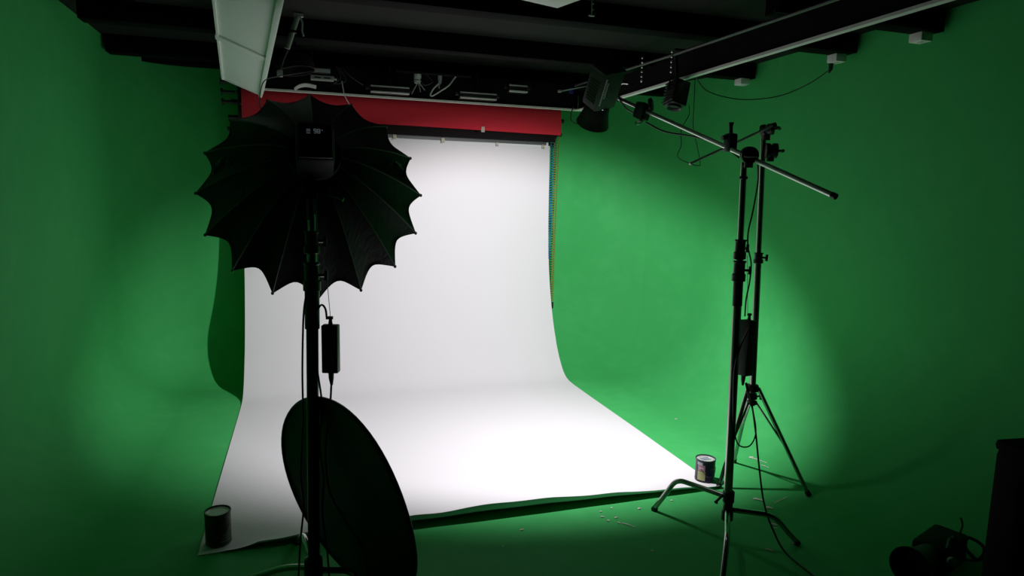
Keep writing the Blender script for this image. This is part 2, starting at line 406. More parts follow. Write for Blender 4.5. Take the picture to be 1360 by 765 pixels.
# ================================================================ stands
def clamp_collar(parent, p, r, h=.07, side=(1, 0, 0), m_=None, d=(0, 0, 1)):
    F = TR(p, frame_z(d))
    a = MB().lathe([(r, 0), (r+.010, .004), (r+.010, h*.35), (r+.005, h*.4), (r+.005, h*.9), (r+.009, h*.93), (r+.009, h), (r, h)], 18, F, cap=False).build('collar', m_ or blk_m, parent)
    s = Vector(side).normalized(); q = Vector(p)+Vector(d)*h*.55
    MB().tube([q+s*r, q+s*(r+.030)], .006, 8).build('screw', chrome, a)
    MB().tube([q+s*(r+.028)+Vector((0, 0, -.018)), q+s*(r+.030)+Vector((0, 0, .018))], .007, 8).build('knob', blk, a)
    return a
def bent_leg(parent, hub, foot, shoulder, r=.0125, m_=None):
    """turtle base leg: out from the hub, a bend, then steeply to the floor"""
    h = Vector(hub); f = Vector(foot); s = Vector(shoulder)
    pts = [h, h.lerp(s, .5), s+(h-s).normalized()*.05]
    for k in range(1, 6):
        t = k/6; a = s+(h-s).normalized()*.05; b = s+(f-s).normalized()*.05
        pts.append(a.lerp(s, t).lerp(s.lerp(b, t), t))
    pts += [s+(f-s).normalized()*.05, s.lerp(f, .6), f+Vector((0, 0, .006))]
    a = MB().tube(pts, r, 12).build('leg', m_ or chrome, parent)
    MB().tube([f+(s-f).normalized()*.022, f+Vector((0, 0, .002))], [r+.003, r+.004], 10).build('rubber_foot', blk, a)

# left stand, holding the softbox
ls = thing('light_stand', (.01, 2.53, 0), 'black roller light stand carrying the big softbox', 'light stand')
B = Vector((.010, 2.53, 0)); Tp = Vector((.028, 2.53, 0))
def P(z): return B.lerp(Tp, z/1.6)+Vector((0, 0, z))
MB().tube([P(.10), P(1.12)], .0225, 18).build('lower_pole', mat('stand_dark_green_black', (.020, .026, .022), .3, .6), ls)
MB().tube([P(1.095), P(1.24)], .027, 18).build('grip_sleeve', blk, ls)
clamp_collar(ls, P(1.235), .0225, .11, (1, -.2, 0))
MB().tube([P(1.22), P(1.42)], .019, 16).build('middle_pole', chrome, ls)
clamp_collar(ls, P(1.375), .0195, .085, (1, .2, 0))
MB().tube([P(1.36), P(1.52)], .0155, 14).build('upper_pole', chrome, ls)
MB().lathe([(.023, .07), (.034, .075), (.036, .12), (.034, .175), (.023, .18)], 18, TR((B.x, B.y, 0)), cap=False).build('base_hub', blk_m, ls)
for hz, sh, ft in ((.135, (-.10, 2.60, .115), (-.33, 2.72, 0)), (.125, (.165, 2.50, .118), (.20, 2.30, 0)), (.150, (-.03, 2.80, .14), (-.06, 3.0, 0)), (.12, (-.02, 2.33, .10), (-.03, 2.12, 0))):
    d = (Vector(sh)-Vector((B.x, B.y, sh[2]))).normalized()
    bent_leg(ls, Vector((B.x, B.y, hz))+d*.02, ft, sh, .0125)
# the power adapter on this stand
def adapter(c, ang, label, sx=.062, sy=.040, sz=.185, lean=0):
    t = thing('power_adapter', c, label, 'power adapter')
    T = TR(c, Matrix.Rotation(ang, 4, 'Z') @ Matrix.Rotation(lean, 4, 'Y'))
    MB().box((0, 0, 0), (sx, sy, sz), T, bev=.006).build('body', mat('adapter_dark_casing', (.016, .022, .019), .5), t)
    m = MB()
    rnd = random.Random(3)
    for k in range(7):
        z = sz*.30-k*sz*.085
        x = -sx*.26
        while x < sx*.26:
            w_ = rnd.uniform(.003, .009); m.box((x+w_/2, -sy/2-.0004, z), (w_, .0008, .0035 if k > 1 else .006), T); x += w_+.003
    m.build('rating_print', mat('adapter_print', (.06, .085, .07), .6), t)
    MB().tube([T @ Vector((0, 0, -sz/2)), T @ Vector((0, 0, -sz/2-.022)), T @ Vector((.001, 0, -sz/2-.05))], [.011, .010, .005], 10).build('plug', blk, t)
    MB().tube([T @ Vector((0, 0, sz/2)), T @ Vector((0, 0, sz/2+.02))], [.009, .006], 10).box((.0, 0, sz/2+.026), (.020, .012, .012), T, bev=.002).build('strap_lug', blk, t)
    return t
ad1 = adapter((.088, 2.53, 1.015), math.radians(-18), 'dark power adapter hanging from the softbox light stand')
cable('hanging_cord', [(.075, 2.52, 1.13), (.07, 2.52, 1.17), (.055, 2.52, 1.185), (.036, 2.50, 1.16)], '', .004, parent=ad1)
cable('hanging_cord', [(.088, 2.53, 1.14), (.080, 2.53, 1.25), (.070, 2.54, 1.40)], '', .0012, parent=ad1, m=grey_m)
cable('power_cable', [(.088, 2.53, .875), (.082, 2.52, .80), (.068, 2.51, .70), (.062, 2.50, .58), (.075, 2.49, .46), (.13, 2.49, .34), (.19, 2.50, .22), (.215, 2.50, .10), (.22, 2.48, .012)], 'black cable dropping from the adapter across the dark reflector disc', .004)
cable('power_cable', [(.005, 2.506, 1.24), (-.008, 2.503, 1.15), (-.016, 2.50, .95), (-.018, 2.50, .75), (-.030, 2.49, .55), (-.022, 2.49, .42), (-.036, 2.49, .28), (-.045, 2.47, .16), (-.055, 2.45, .06), (-.05, 2.40, .012)], 'black cable running down the left side of the softbox stand', .0038)
cable('power_cable', [(.036, 2.50, .95), (.052, 2.49, .80), (.040, 2.49, .66), (.052, 2.49, .52), (.046, 2.48, .38), (.060, 2.47, .24), (.066, 2.46, .14), (.07, 2.42, .012)], 'black cable running down the right side of the softbox stand', .0038)

# collapsible reflector leaning behind the stand
RN = Vector((-.835, -.51, -.20)).normalized(); RR = .414
dn = (Vector((0, 0, -1))-Vector((0, 0, -1)).dot(RN)*RN).normalized()
RCn = Vector((.135, 2.515, 0)); RCn.z = -dn.z*RR+.012
rd = thing('collapsible_reflector', tuple(RCn), 'round dark collapsible reflector disc leaning on edge behind the softbox stand', 'reflector')
Fr = TR(RCn, frame_z(RN, dn))
rows = []
for i in range(15):
    rad = RR*i/14; r = []
    for k in range(49):
        a = 2*PI*k/48; q = rad/RR
        r.append((rad*math.cos(a), rad*math.sin(a), .012*q*q*math.cos(2*a)+.003*math.sin(3*a+4*q)*q*q))
    rows.append(r)
o = MB().grid(rows, Fr).build('cloth_face', refl_face, rd, smooth=60, weld=True)
solid(o, .003, -1)
rim = [(RR*math.cos(2*PI*k/64), RR*math.sin(2*PI*k/64), .012*math.cos(4*PI*k/64)+.003*math.sin(6*PI*k/64+4)) for k in range(65)]
MB().tube([Fr @ Vector(p) for p in rim], .010, 8, cap=False).build('rim_binding', mat('rim_black', (.008, .008, .008), .5), rd)

# C stand with boom, right
cs = thing('c_stand', (1.895, 2.50, 0), 'tall steel stand with bent turtle legs holding the long boom arm', 'light stand')
B2 = Vector((1.895, 2.50, 0)); T2 = Vector((1.850, 2.50, 1.80))
def Q(z): return B2.lerp(T2, z/1.8)*1.0 if False else Vector((B2.x+(T2.x-B2.x)*z/1.8, 2.50, z))
MB().tube([Q(.15), Q(1.16)], .0195, 18).build('lower_pole', chrome, cs)
MB().tube([Q(1.135), Q(1.245)], .0215, 18).build('grip_sleeve', blk, cs)
clamp_collar(cs, Q(1.245), .020, .095, (1, -.3, 0))
MB().tube([Q(1.23), Q(1.43)], .0165, 16).build('middle_pole', chrome, cs)
clamp_collar(cs, Q(1.345), .0175, .09, (1, .2, 0))
MB().tube([Q(1.40), Q(1.775)], .0135, 14).build('upper_pole', chrome, cs)
MB().lathe([(.014, 0), (.019, .003), (.019, .012), (.014, .015)], 14, TR(Q(1.70)), cap=False).build('pole_ring', blk_m, cs)
MB().lathe([(.020, .10), (.027, .105), (.027, .150), (.022, .155), (.022, .19), (.027, .195), (.027, .245), (.020, .25)], 18, TR((1.893, 2.50, 0)), cap=False).build('base_hub', blk_m, cs)
MB().tube([(1.875, 2.515, .225), (1.83, 2.50, .205), (1.822, 2.495, .20)], [.006, .006, .010], 8).build('lock_knob', blk, cs)
for hz, sh, ft in ((.215, (1.775, 2.765, .205), (1.71, 2.86, 0)), (.155, (2.075, 2.40, .150), (2.205, 2.375, 0)), (.150, (1.72, 2.26, .16), (1.60, 2.12, 0))):
    d = (Vector(sh)-Vector((1.893, 2.5, sh[2]))).normalized()
    bent_leg(cs, Vector((1.893, 2.5, hz))+d*.018, ft, sh, .0125)

def grip_head(parent, p, axis, r=.034):
    F = TR(p, frame_z(axis)); p = Vector(p); ax = Vector(axis).normalized()
    t = MB().lathe([(.010, -.032), (r, -.030), (r, -.008), (r-.008, -.006), (r-.008, .006), (r, .008), (r, .030), (.010, .032)], 22, F).build('grip_head', blk_m, parent)
    MB().tube([p+ax*.03, p+ax*.055], .008, 10).build('bolt', chrome, t)
    q = frame_z(axis) @ Vector((1, 0, 0))
    MB().tube([p+ax*.055-q*.03, p+ax*.058, p+ax*.056+q*.03], [.008, .010, .008], 8).build('t_handle', blk, t)
    MB().tube([p-Vector((0, 0, .055)), p-Vector((0, 0, .02))], .019, 14).build('socket', blk_m, t)
    return t
grip_head(cs, (1.852, 2.47, 1.805), (-.45, -.85, -.1), .036)
PV = Vector((1.855, 2.50, 1.803))
bo = thing('light_boom', tuple(PV), 'long steel boom arm sloping down to the right from the boom light', 'boom')
HD = Vector((1.665, 3.40, 2.157)); dirb = (PV-HD).normalized(); TL = PV+dirb*.475
MB().tube([HD, PV+dirb*.10], .0100, 14).build('front_tube', steel, bo)
MB().tube([PV-dirb*.10, TL], .0108, 14).build('rear_tube', steel, bo)
MB().tube([TL-dirb*.01, TL+dirb*.010], .0125, 12).build('end_cap', blk, bo)
MB().tube([HD-dirb*.03, HD+dirb*.01], .016, 12).build('end_pin', chrome, bo)
ck = HD.lerp(PV, .235)
cl = MB().box((0, 0, 0), (.06, .085, .075), TR(ck+Vector((0, 0, -.01)), frame_z(dirb)), bev=.012).build('arm_clamp', blk_m, bo)
MB().lathe([(.0, 0), (.036, 0), (.038, .012), (.030, .018), (0, .018)], 20, TR(ck+dirb*.038+Vector((.012, 0, .030)), frame_z((.75, -.65, .1)))).build('wheel_knob', blk, cl)
MB().tube([ck+Vector((0, -.02, -.05)), ck+Vector((-.035, -.04, -.075)), ck+Vector((-.06, -.05, -.078))], [.010, .009, .011], 8).build('t_handle', chrome, cl)
kn = MB().box((1.845, 2.60, 1.865), (.045, .05, .085), bev=.012).build('pivot_clamp', blk_m, bo)
MB().tube([(1.845, 2.60, 1.90), (1.842, 2.60, 1.935), (1.843, 2.60, 1.955)], [.009, .008, .012], 10).build('lever', blk, kn)
MB().tube([(1.82, 2.60, 1.89), (1.80, 2.60, 1.885)], .010, 8).build('side_lug', blk, kn)

# boom light
bl = thing('boom_light', tuple(BOOM), 'dark box shaped monolight with black reflector cup pointing down from the boom', 'studio light')
BA = BOOM_AIM
Fb = TR(BOOM, frame_z(-BA, (0, -1, 0)))           # local z goes up the body
Fb = Fb @ Matrix.Rotation(math.radians(20), 4, 'Z')
MB().box((0, 0, .165), (.145, .115, .21), Fb, bev=.012).build('body', grn_body, bl)
MB().box((0, 0, .274), (.150, .120, .012), Fb, bev=.004).build('top_cover', blk, bl)
MB().lathe([(.062, .065), (.066, .06), (.070, .02), (.088, -.045), (.092, -.055), (.090, -.056), (.084, -.042), (.064, .03), (.0, .05)], 32, Fb, cap=False).build('reflector_cup', blk, bl)
MB().lathe([(0, .046), (.034, .044), (.034, .036), (.02, .012), (0, .008)], 20, Fb).build('flash_tube', mat('flash_tube_glow', (.8, .8, .8), .5, emit=(1, .97, .98), estr=3), bl)
vent = MB()
for k in range(8): vent.box((.074, 0, .10+k*.016), (.003, .07, .006), Fb)
vent.build('vent_slats', blk, bl)
rnd = random.Random(5)
for j, (zx, n0, n1, hgt) in enumerate(((.052, .095, .245, .011), (.034, .135, .215, .009))):
    m = MB(); z = n0
    while z < n1:
        wz = rnd.uniform(.006, .011); m.box((zx+rnd.uniform(-.001, .001), .0585, z+wz/2), (hgt, .001, wz), Fb); z += wz+.003
    m.build('side_print', text_m, bl)
yk = Fb @ Vector((-.085, 0, .13))
MB().box((-.085, 0, .13), (.035, .06, .08), Fb, bev=.008).build('yoke', blk_m, bl)
MB().tube([yk, HD], .013, 12).build('stem', blk_m, bl)
MB().tube([yk+Vector((0, -.02, .02)), yk+Vector((.03, -.05, .035)), yk+Vector((.055, -.06, .035))], [.006, .006, .009], 8).build('lever', chrome, bl)
for nm, en, an, bld in (('boom_lamp_beam', BEAM_POWER, BEAM_ANGLE, BEAM_BLEND), ('boom_lamp_spill', SPILL_POWER, SPILL_ANGLE, .55)):
    sp = bpy.data.lights.new(nm, 'SPOT'); sp.energy = en*10; sp.spot_size = math.radians(an); sp.spot_blend = bld; sp.shadow_soft_size = .03; sp.color = (1, .97, .99)
    so = bpy.data.objects.new(nm, sp); C.objects.link(so)
    so.matrix_world = TR(BOOM+BA*.075, frame_z(-BOOM_AIM)); place_under(so, bl)

# second stand, behind
s2 = thing('tripod_stand', (2.41, 3.02, 0), 'slim steel tripod light stand behind the boom stand', 'light stand')
A2 = Vector((2.415, 3.02, 0)); D2 = Vector((2.345, 3.02, 2.0))
def W(z): return Vector((A2.x+(D2.x-A2.x)*z/2.0, 3.02, z))
MB().tube([W(.465), W(1.31)], .0175, 16).build('lower_pole', chrome, s2)
clamp_collar(s2, W(1.27), .0165, .06, (1, -.3, 0))
MB().tube([W(1.25), W(1.99)], .0145, 16).build('upper_pole', chrome, s2)
ap = W(.57)
MB().lathe([(.018, 0), (.034, .004), (.036, .022), (.030, .040), (.018, .044)], 18, TR(W(.545)), cap=False).build('leg_collar', blk_m, s2)
clamp_collar(s2, W(.50), .018, .035, (1, -.5, 0))
MB().lathe([(.018, 0), (.028, .003), (.028, .020), (.018, .024)], 16, TR(W(.47)), cap=False).build('brace_collar', blk_m, s2)
for ft in ((2.205, 3.005, 0), (2.635, 2.785, 0), (2.52, 3.30, 0)):
    f = Vector(ft); d = (f-Vector((ap.x, ap.y, 0))).normalized()
    a0 = ap+d*.030; lg = MB().tube([a0, a0.lerp(f, .985)], .0115, 10).build('leg', chrome, s2)
    MB().tube([a0.lerp(f, .95), f+Vector((0, 0, .004))], [.014, .016], 10).build('rubber_foot', blk, lg)
    MB().tube([W(.482)+d*.024, a0.lerp(f, .58)], .006, 8).build('brace', chrome, s2)
grip_head(s2, (2.350, 3.00, 1.985), (.5, -.8, .1), .030)
grip_head(s2, (2.372, 2.985, 1.875), (.9, -.4, 0), .040)
ra = thing('steel_rod', (2.345, 2.97, 1.97), 'thin bright rod sloping across the top of the tripod stand', 'rod')
MB().tube([(1.868, 2.96, 1.787), (2.352, 2.96, 2.003)], .0065, 10).build('rod', mat('pale_rod', (.70, .69, .66), .45, .2), ra)
MB().tube([(2.350, 2.96, 2.002), (2.368, 2.96, 2.010)], .012, 10).build('end_cap', blk, ra)

# adapter hung on the right stand
ad2 = adapter((1.955, 2.53, .93), math.radians(15), 'black power adapter hanging between the two right hand stands', .055, .06, .26, .04)
cable('hanging_cord', [(1.95, 2.53, 1.09), (1.935, 2.53, 1.25), (1.925, 2.53, 1.36)], '', .0012, parent=ad2, m=grey_m)
cable('power_cable', [(1.90, 2.47, 1.77), (1.915, 2.48, 1.70), (1.915, 2.49, 1.62), (1.905, 2.49, 1.55), (1.898, 2.50, 1.47), (1.903, 2.50, 1.40), (1.925, 2.50, 1.33), (1.925, 2.50, 1.25), (1.92, 2.51, 1.16), (1.935, 2.53, 1.08)], 'black cable running down the boom stand to its adapter', .0038)
cable('power_cable', [(1.965, 2.53, .76), (1.985, 2.52, .68), (2.005, 2.51, .62), (2.02, 2.50, .52), (1.99, 2.50, .46), (1.93, 2.50, .47), (1.885, 2.48, .55), (1.86, 2.47, .70), (1.855, 2.47, .85), (1.885, 2.48, .95), (1.93, 2.49, 1.03)], 'black cable loop hanging beside the boom stand pole', .0035)
cable('power_cable', [(1.97, 2.53, .76), (2.00, 2.52, .66), (2.02, 2.50, .52), (2.03, 2.47, .36), (2.04, 2.43, .20), (2.06, 2.38, .09), (2.07, 2.30, .02), (2.075, 2.15, .006), (2.07, 1.95, .006), (2.05, 1.6, .006)], 'black cable trailing from the boom stand adapter onto the floor', .0045)
cable('power_cable', [ck+Vector((.0, -.04, -.07)), (1.80, 3.10, 1.955), (1.86, 2.9, 1.915), (1.87, 2.7, 1.86), (1.865, 2.56, 1.80)], 'black cable slung beneath the boom arm', .0045)
cable('power_cable', [yk+Vector((.02, 0, -.02)), HD+Vector((.03, -.05, -.06)), ck+Vector((-.04, .02, -.02))], 'short black cable from the boom light to its clamp', .004)

# hanging can light on the gantry side
hl = thing('hanging_spotlight', (2.25, 3.76, 2.27), 'small black spotlight hanging from the gantry above the boom arm', 'spotlight')
Fh = TR((2.25, 3.76, 2.265), Matrix.Rotation(math.radians(14), 4, 'Y') @ Matrix.Rotation(math.radians(-8), 4, 'X'))
MB().box((0, 0, 0), (.105, .12, .16), Fh, bev=.014).build('body', blk, hl)
fin = MB()
for k in range(7): fin.box((-.056, 0, -.06+k*.02), (.010, .11, .007), Fh)
fin.build('heat_fins', mat('fin_dark', (.03, .03, .03), .4), hl)
MB().lathe([(.040, 0), (.048, -.012), (.046, -.014), (.036, -.004)], 20, Fh @ Matrix.Translation((0, 0, -.08)), cap=False).build('lens_ring', blk_m, hl)
MB().tube([(2.25, 3.76, 2.34), (2.24, 3.76, 2.42), (2.23, 3.76, 2.50)], .012, 10).build('hanger', blk_m, hl)
MB().tube([Fh @ Vector((-.065, 0, .0)), Fh @ Vector((-.065, 0, .10)), Fh @ Vector((.065, 0, .10)), Fh @ Vector((.065, 0, .0))], .006, 8).build('yoke', blk_m, hl)
def link_chain(x, y, z1, z0, label):
    t = thing('safety_chain', (x, y, z1), label, 'chain', 'link chains on the gantry')
    m = MB(); n = int((z1-z0)/.028)
    for k in range(n):
        z = z1-(k+.5)*(z1-z0)/n
        m.lathe([(0, -.010), (.007, -.004), (.007, .004), (0, .010)], 8, TR((x, y, z)))
    m.build('links', steel, t)['kind'] = 'stuff'
link_chain(2.18, 4.10, 2.56, 2.38, 'link chain hanging from the rail left of the small spotlight')
link_chain(2.19, 3.74, 2.53, 2.38, 'link chain above the small hanging spotlight')
cable('thin_cable', [(2.243, 3.60, 2.18), (2.235, 3.58, 2.12), (2.20, 3.6, 2.03), (2.205, 3.6, 1.94), (2.185, 3.6, 1.87), (2.26, 3.6, 1.835), (2.335, 3.6, 1.82), (2.345, 3.6, 1.84), (2.32, 3.6, 1.93), (2.295, 3.62, 2.05), (2.290, 3.62, 2.20), (2.30, 3.64, 2.34)], 'thin black wire loop dangling below the small spotlight', .0025)
cable('wall_cable', [(2.34, 3.70, 2.37), (2.65, 4.05, 2.36), (2.95, 4.25, 2.36), (3.15, 4.25, 2.355), (3.30, 4.10, 2.372), (3.37, 3.90, 2.43), (3.385, 3.72, 2.50)], 'black cable sagging from the gantry to the middle socket box', .004)
cable('hanging_plug_cable', [(2.27, 5.2, 2.52), (2.275, 5.2, 2.40), (2.27, 5.2, 2.30), (2.215, 5.2, 2.225), (2.14, 5.2, 2.24), (2.13, 5.2, 2.30), (2.15, 5.2, 2.36)], 'dark cable looped at the right end of the red roll', .0045)
pg = thing('hanging_plug', (2.235, 5.15, 2.2), 'small plug with pale tip hanging beside the red roll', 'plug')
MB().tube([(2.272, 5.15, 2.36), (2.27, 5.15, 2.28), (2.255, 5.15, 2.235)], .005, 8).build('cord', cable_m, pg)
MB().tube([(2.255, 5.15, 2.24), (2.240, 5.15, 2.205)], .011, 10).build('plug_body', blk, pg)
MB().box((2.236, 5.15, 2.196), (.022, .02, .018), bev=.003).build('plug_tip', white_m, pg)

# socket boxes where the joists meet the right wall
for (x, y, z), lab in (((3.40, 4.69, 2.568), 'white socket box nearest the hanging spotlight, high on the right wall'), ((3.40, 3.69, 2.563), 'white socket box with the black cable plugged in'), ((3.40, 3.06, 2.562), 'white socket box at the far right under the ceiling')):
    t = thing('socket_box', (x, y, z+.03), lab, 'socket', 'white socket boxes on the joists')
    MB().box((x, y, z), (.085, .085, .052), bev=.006).build('box', grey_m if False else white_m, t)
    MB().lathe([(0, 0), (.018, 0), (.018, -.003), (0, -.003)], 14, TR((x, y, z-.026))).build('socket_face', plate_m, t)
pl = MB().tube([(3.385, 3.72, 2.535), (3.385, 3.72, 2.50), (3.383, 3.73, 2.475)], [.015, .013, .005], 10).build('socket_plug', blk)
tag(pl, 'black plug pushed into the middle white socket box', 'plug')

# ================================================================ fittings under the ceiling
# tilted light panel, upper left
lp = thing('hanging_light', (-.25, 3.9, 2.45), 'long pale light panel tilted below the ceiling at upper left', 'light panel')
ex = Vector((.934, .073, -.350)).normalized(); ey = Vector((.088, -.996, .028)); ey = (ey-ey.dot(ex)*ex).normalized(); ez = ex.cross(ey)
Fp = Matrix.Identity(4)
for i in range(3): Fp[i][0], Fp[i][1], Fp[i][2] = ex[i], ey[i], ez[i]
Fp.translation = Vector((-.535, 5.20, 2.386))
def lpbox(n_, x0, x1, y0, y1, z0, z1, m_, F=Fp, par=lp): return MB().box(((x0+x1)/2, (y0+y1)/2, (z0+z1)/2), (x1-x0, y1-y0, z1-z0), F, bev=.002).build(n_, m_, par)
lpbox('housing', 0, .28, 0, 2.42, -.030, -.012, frame_m)
for y0, y1 in ((.012, 1.185), (1.235, 2.408)): lpbox('diffuser_pane', .013, .267, y0, y1, -.012, -.004, panel_m)
lpbox('frame_bar', 0, .013, 0, 2.42, -.014, .006, frame_m); lpbox('frame_bar', .262, .285, 0, 2.42, -.030, .016, frame_m)
lpbox('frame_bar', 0, .28, 0, .012, -.014, .004, frame_m); lpbox('frame_bar', 0, .28, 2.408, 2.42, -.014, .004, frame_m)
lpbox('cross_bar', -.006, .270, 1.165, 1.255, -.014, .007, frame_m)
for yy in (.5, 1.9): MB().tube([Fp @ Vector((.14, yy, -.03)), Vector((*(Fp @ Vector((.14, yy, -.03)))[:2], ZC))], .003, 6).build('hanger_wire', grey_m, lp)
# pale ceiling panel cut by the top of the frame
cp = thing('ceiling_light', (1.0, 2.9, 2.5), 'pale flat light panel under the ceiling at the top centre', 'light panel')
F2 = TR((1.19, 3.12, 2.505), Matrix.Rotation(math.radians(17), 4, 'Z'))
lpbox('housing', -1.2, 0, -.30, 0, .006, .022, frame_m, F2, cp); lpbox('diffuser_pane', -1.188, -.012, -.288, -.012, 0, .008, mat('panel_white', (.72, .72, .70), .5), F2, cp)
for xx in (-.2, -1.0): MB().tube([F2 @ Vector((xx, -.15, .02)), F2 @ Vector((xx, -.15, .205))], .003, 6).build('hanger_wire', grey_m, cp)
# ceiling hook right of it
hk = thing('ceiling_hook', (1.47, 3.35, 2.6), 'small metal hook hanging from the ceiling at the top centre', 'hook')
MB().tube([(1.47, 3.35, 2.71), (1.47, 3.35, 2.565)], .004, 6).build('stem', alu, hk)
MB().box((1.47, 3.35, 2.560), (.030, .012, .006)).build('bar', alu, hk)
for z in (2.66, 2.62, 2.59): MB().lathe([(0, -.006), (.007, 0), (0, .006)], 8, TR((1.475, 3.35, z))).build('link', alu, hk)

# twin bar lamps in front of the back board
def bar_lamp(x0, x1, z, label, h=.055):
    y = 5.40; t = thing('bar_lamp', ((x0+x1)/2, y, z), label, 'lamp', 'lamps on the back of the gantry'); L = x1-x0; xc = (x0+x1)/2
    MB().box((xc, y, z), (L, .06, h), bev=.004).build('housing', blk, t)
    MB().box((xc, y-.034, z+h*.30), (L, .010, h*.16), bev=.002).build('silver_bar', alu, t)
    MB().box((xc, y-.036, z-h*.38), (L, .014, h*.20), bev=.002).build('silver_bar', mat('silver_edge', (.80, .80, .78), .4, .2), t)
    for s in (-1, 1): MB().box((xc+s*(L/2+.02), y, z+.01), (.03, .03, .03), bev=.004).build('end_bracket', blk_m, t)
    MB().tube([(xc, y, z+h/2), (xc, y+.03, 2.60)], .008, 8).build('hanger', blk_m, t)
bar_lamp(.515, .815, 2.418, 'black lamp with twin silver bars on the gantry left of the white loop cable', .066)
bar_lamp(1.226, 1.533, 2.418, 'black lamp with twin silver bars on the gantry right of the white loop cable', .060)
bar_lamp(1.640, 1.80, 2.500, 'short black lamp with silver edge at the right end of the back gantry', .070)
# lamp holder with wires, white looped cable
lh = thing('lamp_holder', (.885, 5.40, 2.50), 'white lamp holder with loose wires under the back gantry', 'lamp holder')
MB().lathe([(0, .05), (.028, .05), (.030, .02), (.024, .0), (.024, -.02), (0, -.02)], 18, TR((.885, 5.40, 2.505))).build('socket', plate_m, lh)
MB().lathe([(.026, 0), (.032, .004), (.026, .010)], 18, TR((.885, 5.40, 2.498)), cap=False).build('ring', grey_m, lh)
for k, (dx, dz) in enumerate(((-.05, -.09), (-.03, -.05), (.02, -.07), (.055, -.055), (.035, -.03))):
    MB().tube([(.885, 5.39, 2.485), (.885+dx*.5, 5.37, 2.485+dz*.4), (.885+dx, 5.37, 2.485+dz)], .004, 6).build('wire_end', grey_m, lh)
MB().box((1.02, 5.40, 2.565), (.60, .03, .012)).build('mounting_rail', blk_m, lh)
cable('loop_cable', [(1.19, 5.38, 2.555), (1.17, 5.38, 2.53), (1.13, 5.37, 2.48), (1.06, 5.37, 2.43), (1.00, 5.37, 2.392), (.985, 5.37, 2.405), (1.01, 5.37, 2.45), (1.05, 5.38, 2.49)], 'pale grey looped cable hanging beside the lamp holder', .006, m=plate_m)
sk = thing('lamp_holder', (1.06, 5.40, 2.55), 'small grey lamp holder beside the pale looped cable', 'lamp holder')
MB().lathe([(0, .012), (.018, .012), (.016, -.02), (.010, -.05), (0, -.05)], 14, TR((1.065, 5.40, 2.545))).build('socket', grey_m, sk)
MB().tube([(1.065, 5.40, 2.50), (1.055, 5.39, 2.47), (1.06, 5.39, 2.455)], .006, 6).build('pin', alu, sk)
for i, pts in enumerate(([(.30, 5.40, 2.56), (.36, 5.38, 2.50), (.42, 5.38, 2.46), (.46, 5.39, 2.44)], [(.26, 5.40, 2.57), (.29, 5.37, 2.48), (.24, 5.37, 2.43), (.33, 5.37, 2.46), (.28, 5.38, 2.55)], [(.95, 5.39, 2.56), (1.0, 5.37, 2.50), (.93, 5.37, 2.47), (.90, 5.38, 2.53)])):
    cable('loose_wire', pts, ('thin dark wire running to the left twin bar lamp', 'tangle of thin dark wire on the gantry left end', 'dark wire curl beside the white lamp holder')[i], .003, m=mat('dark_grey_wire', (.05, .05, .05), .5))
# work lamp: black dome with pale inner reflector
wl = thing('work_lamp', (.02, 5.05, 2.42), 'black dome work lamp with pale reflector beside the tilted light panel', 'lamp')
Fw = TR((-.035, 4.95, 2.475), frame_z((.15, -.10, -1)))
MB().lathe([(0, -.085), (.05, -.08), (.10, -.05), (.125, 0), (.128, .045), (.122, .045), (.115, .0), (0, -.06)], 28, Fw, cap=False).build('dome', blk, wl)
Fq = TR((.015, 4.95, 2.365), Matrix.Rotation(math.radians(-20), 4, 'Y'))
m = MB(); rows = []
for i in range(9):
    a = i/8; rows.append([(-.075+.15*a, -.02, -.010-.045*(1-math.cos((a-.35)*2.2))), (-.075+.15*a, .14, -.010-.045*(1-math.cos((a-.35)*2.2)))])
o = MB().grid(rows, Fq).build('reflector_flap', mat('flap_grey', (.34, .34, .33), .45), wl, smooth=60); solid(o, .004, -1)
MB().tube([(-.035, 4.95, 2.53), (-.035, 4.95, 2.70)], .010, 8).build('stem', blk_m, wl)
MB().tube([(-.06, 4.95, 2.60), (.06, 4.95, 2.60), (.075, 4.95, 2.57), (.075, 4.95, 2.46)], .006, 8).build('yoke', blk_m, wl)
bx = thing('ballast_box', (.15, 5.4, 2.48), 'pale grey slotted ballast box beside the work lamp', 'ballast')
MB().box((.155, 5.40, 2.470), (.17, .05, .034), bev=.003).build('case', alu, bx)
for xx in (.12, .19): MB().box((xx, 5.3745, 2.470), (.05, .002, .010)).build('slot', blk, bx)
MB().tube([(.24, 5.40, 2.470), (.262, 5.40, 2.470)], .008, 8).build('end_pin', alu, bx)
MB().box((.15, 5.41, 2.525), (.13, .05, .030), bev=.003).build('upper_case', grey_m, bx)
# silver tube clamp lamp hanging left
tb = thing('tube_lamp', (-.05, 4.6, 2.5), 'slim silver tube lamp hanging beside the tilted light panel', 'lamp')
MB().tube([(-.012, 4.50, 2.690), (-.080, 4.50, 2.488)], .017, 14).build('tube', mat('tube_silver', (.50, .50, .49), .35, .5), tb)
MB().box((-.006, 4.50, 2.695), (.055, .03, .022), bev=.004).build('top_clamp', alu, tb)
MB().box((-.044, 4.50, 2.592), (.045, .04, .016), TR((0, 0, 0)), bev=.003).build('middle_clamp', blk, tb)
MB().tube([(-.083, 4.50, 2.48), (-.105, 4.50, 2.42), (-.122, 4.50, 2.36)], [.012, .008, .006], 8).build('neck', blk_m, tb)
MB().box((-.126, 4.50, 2.335), (.034, .03, .040), bev=.004).build('end_fitting', grey_m, tb)
MB().tube([(.0, 4.49, 2.685), (.016, 4.49, 2.65), (.012, 4.49, 2.60), (.02, 4.49, 2.57)], .006, 8).build('cord', alu, tb)
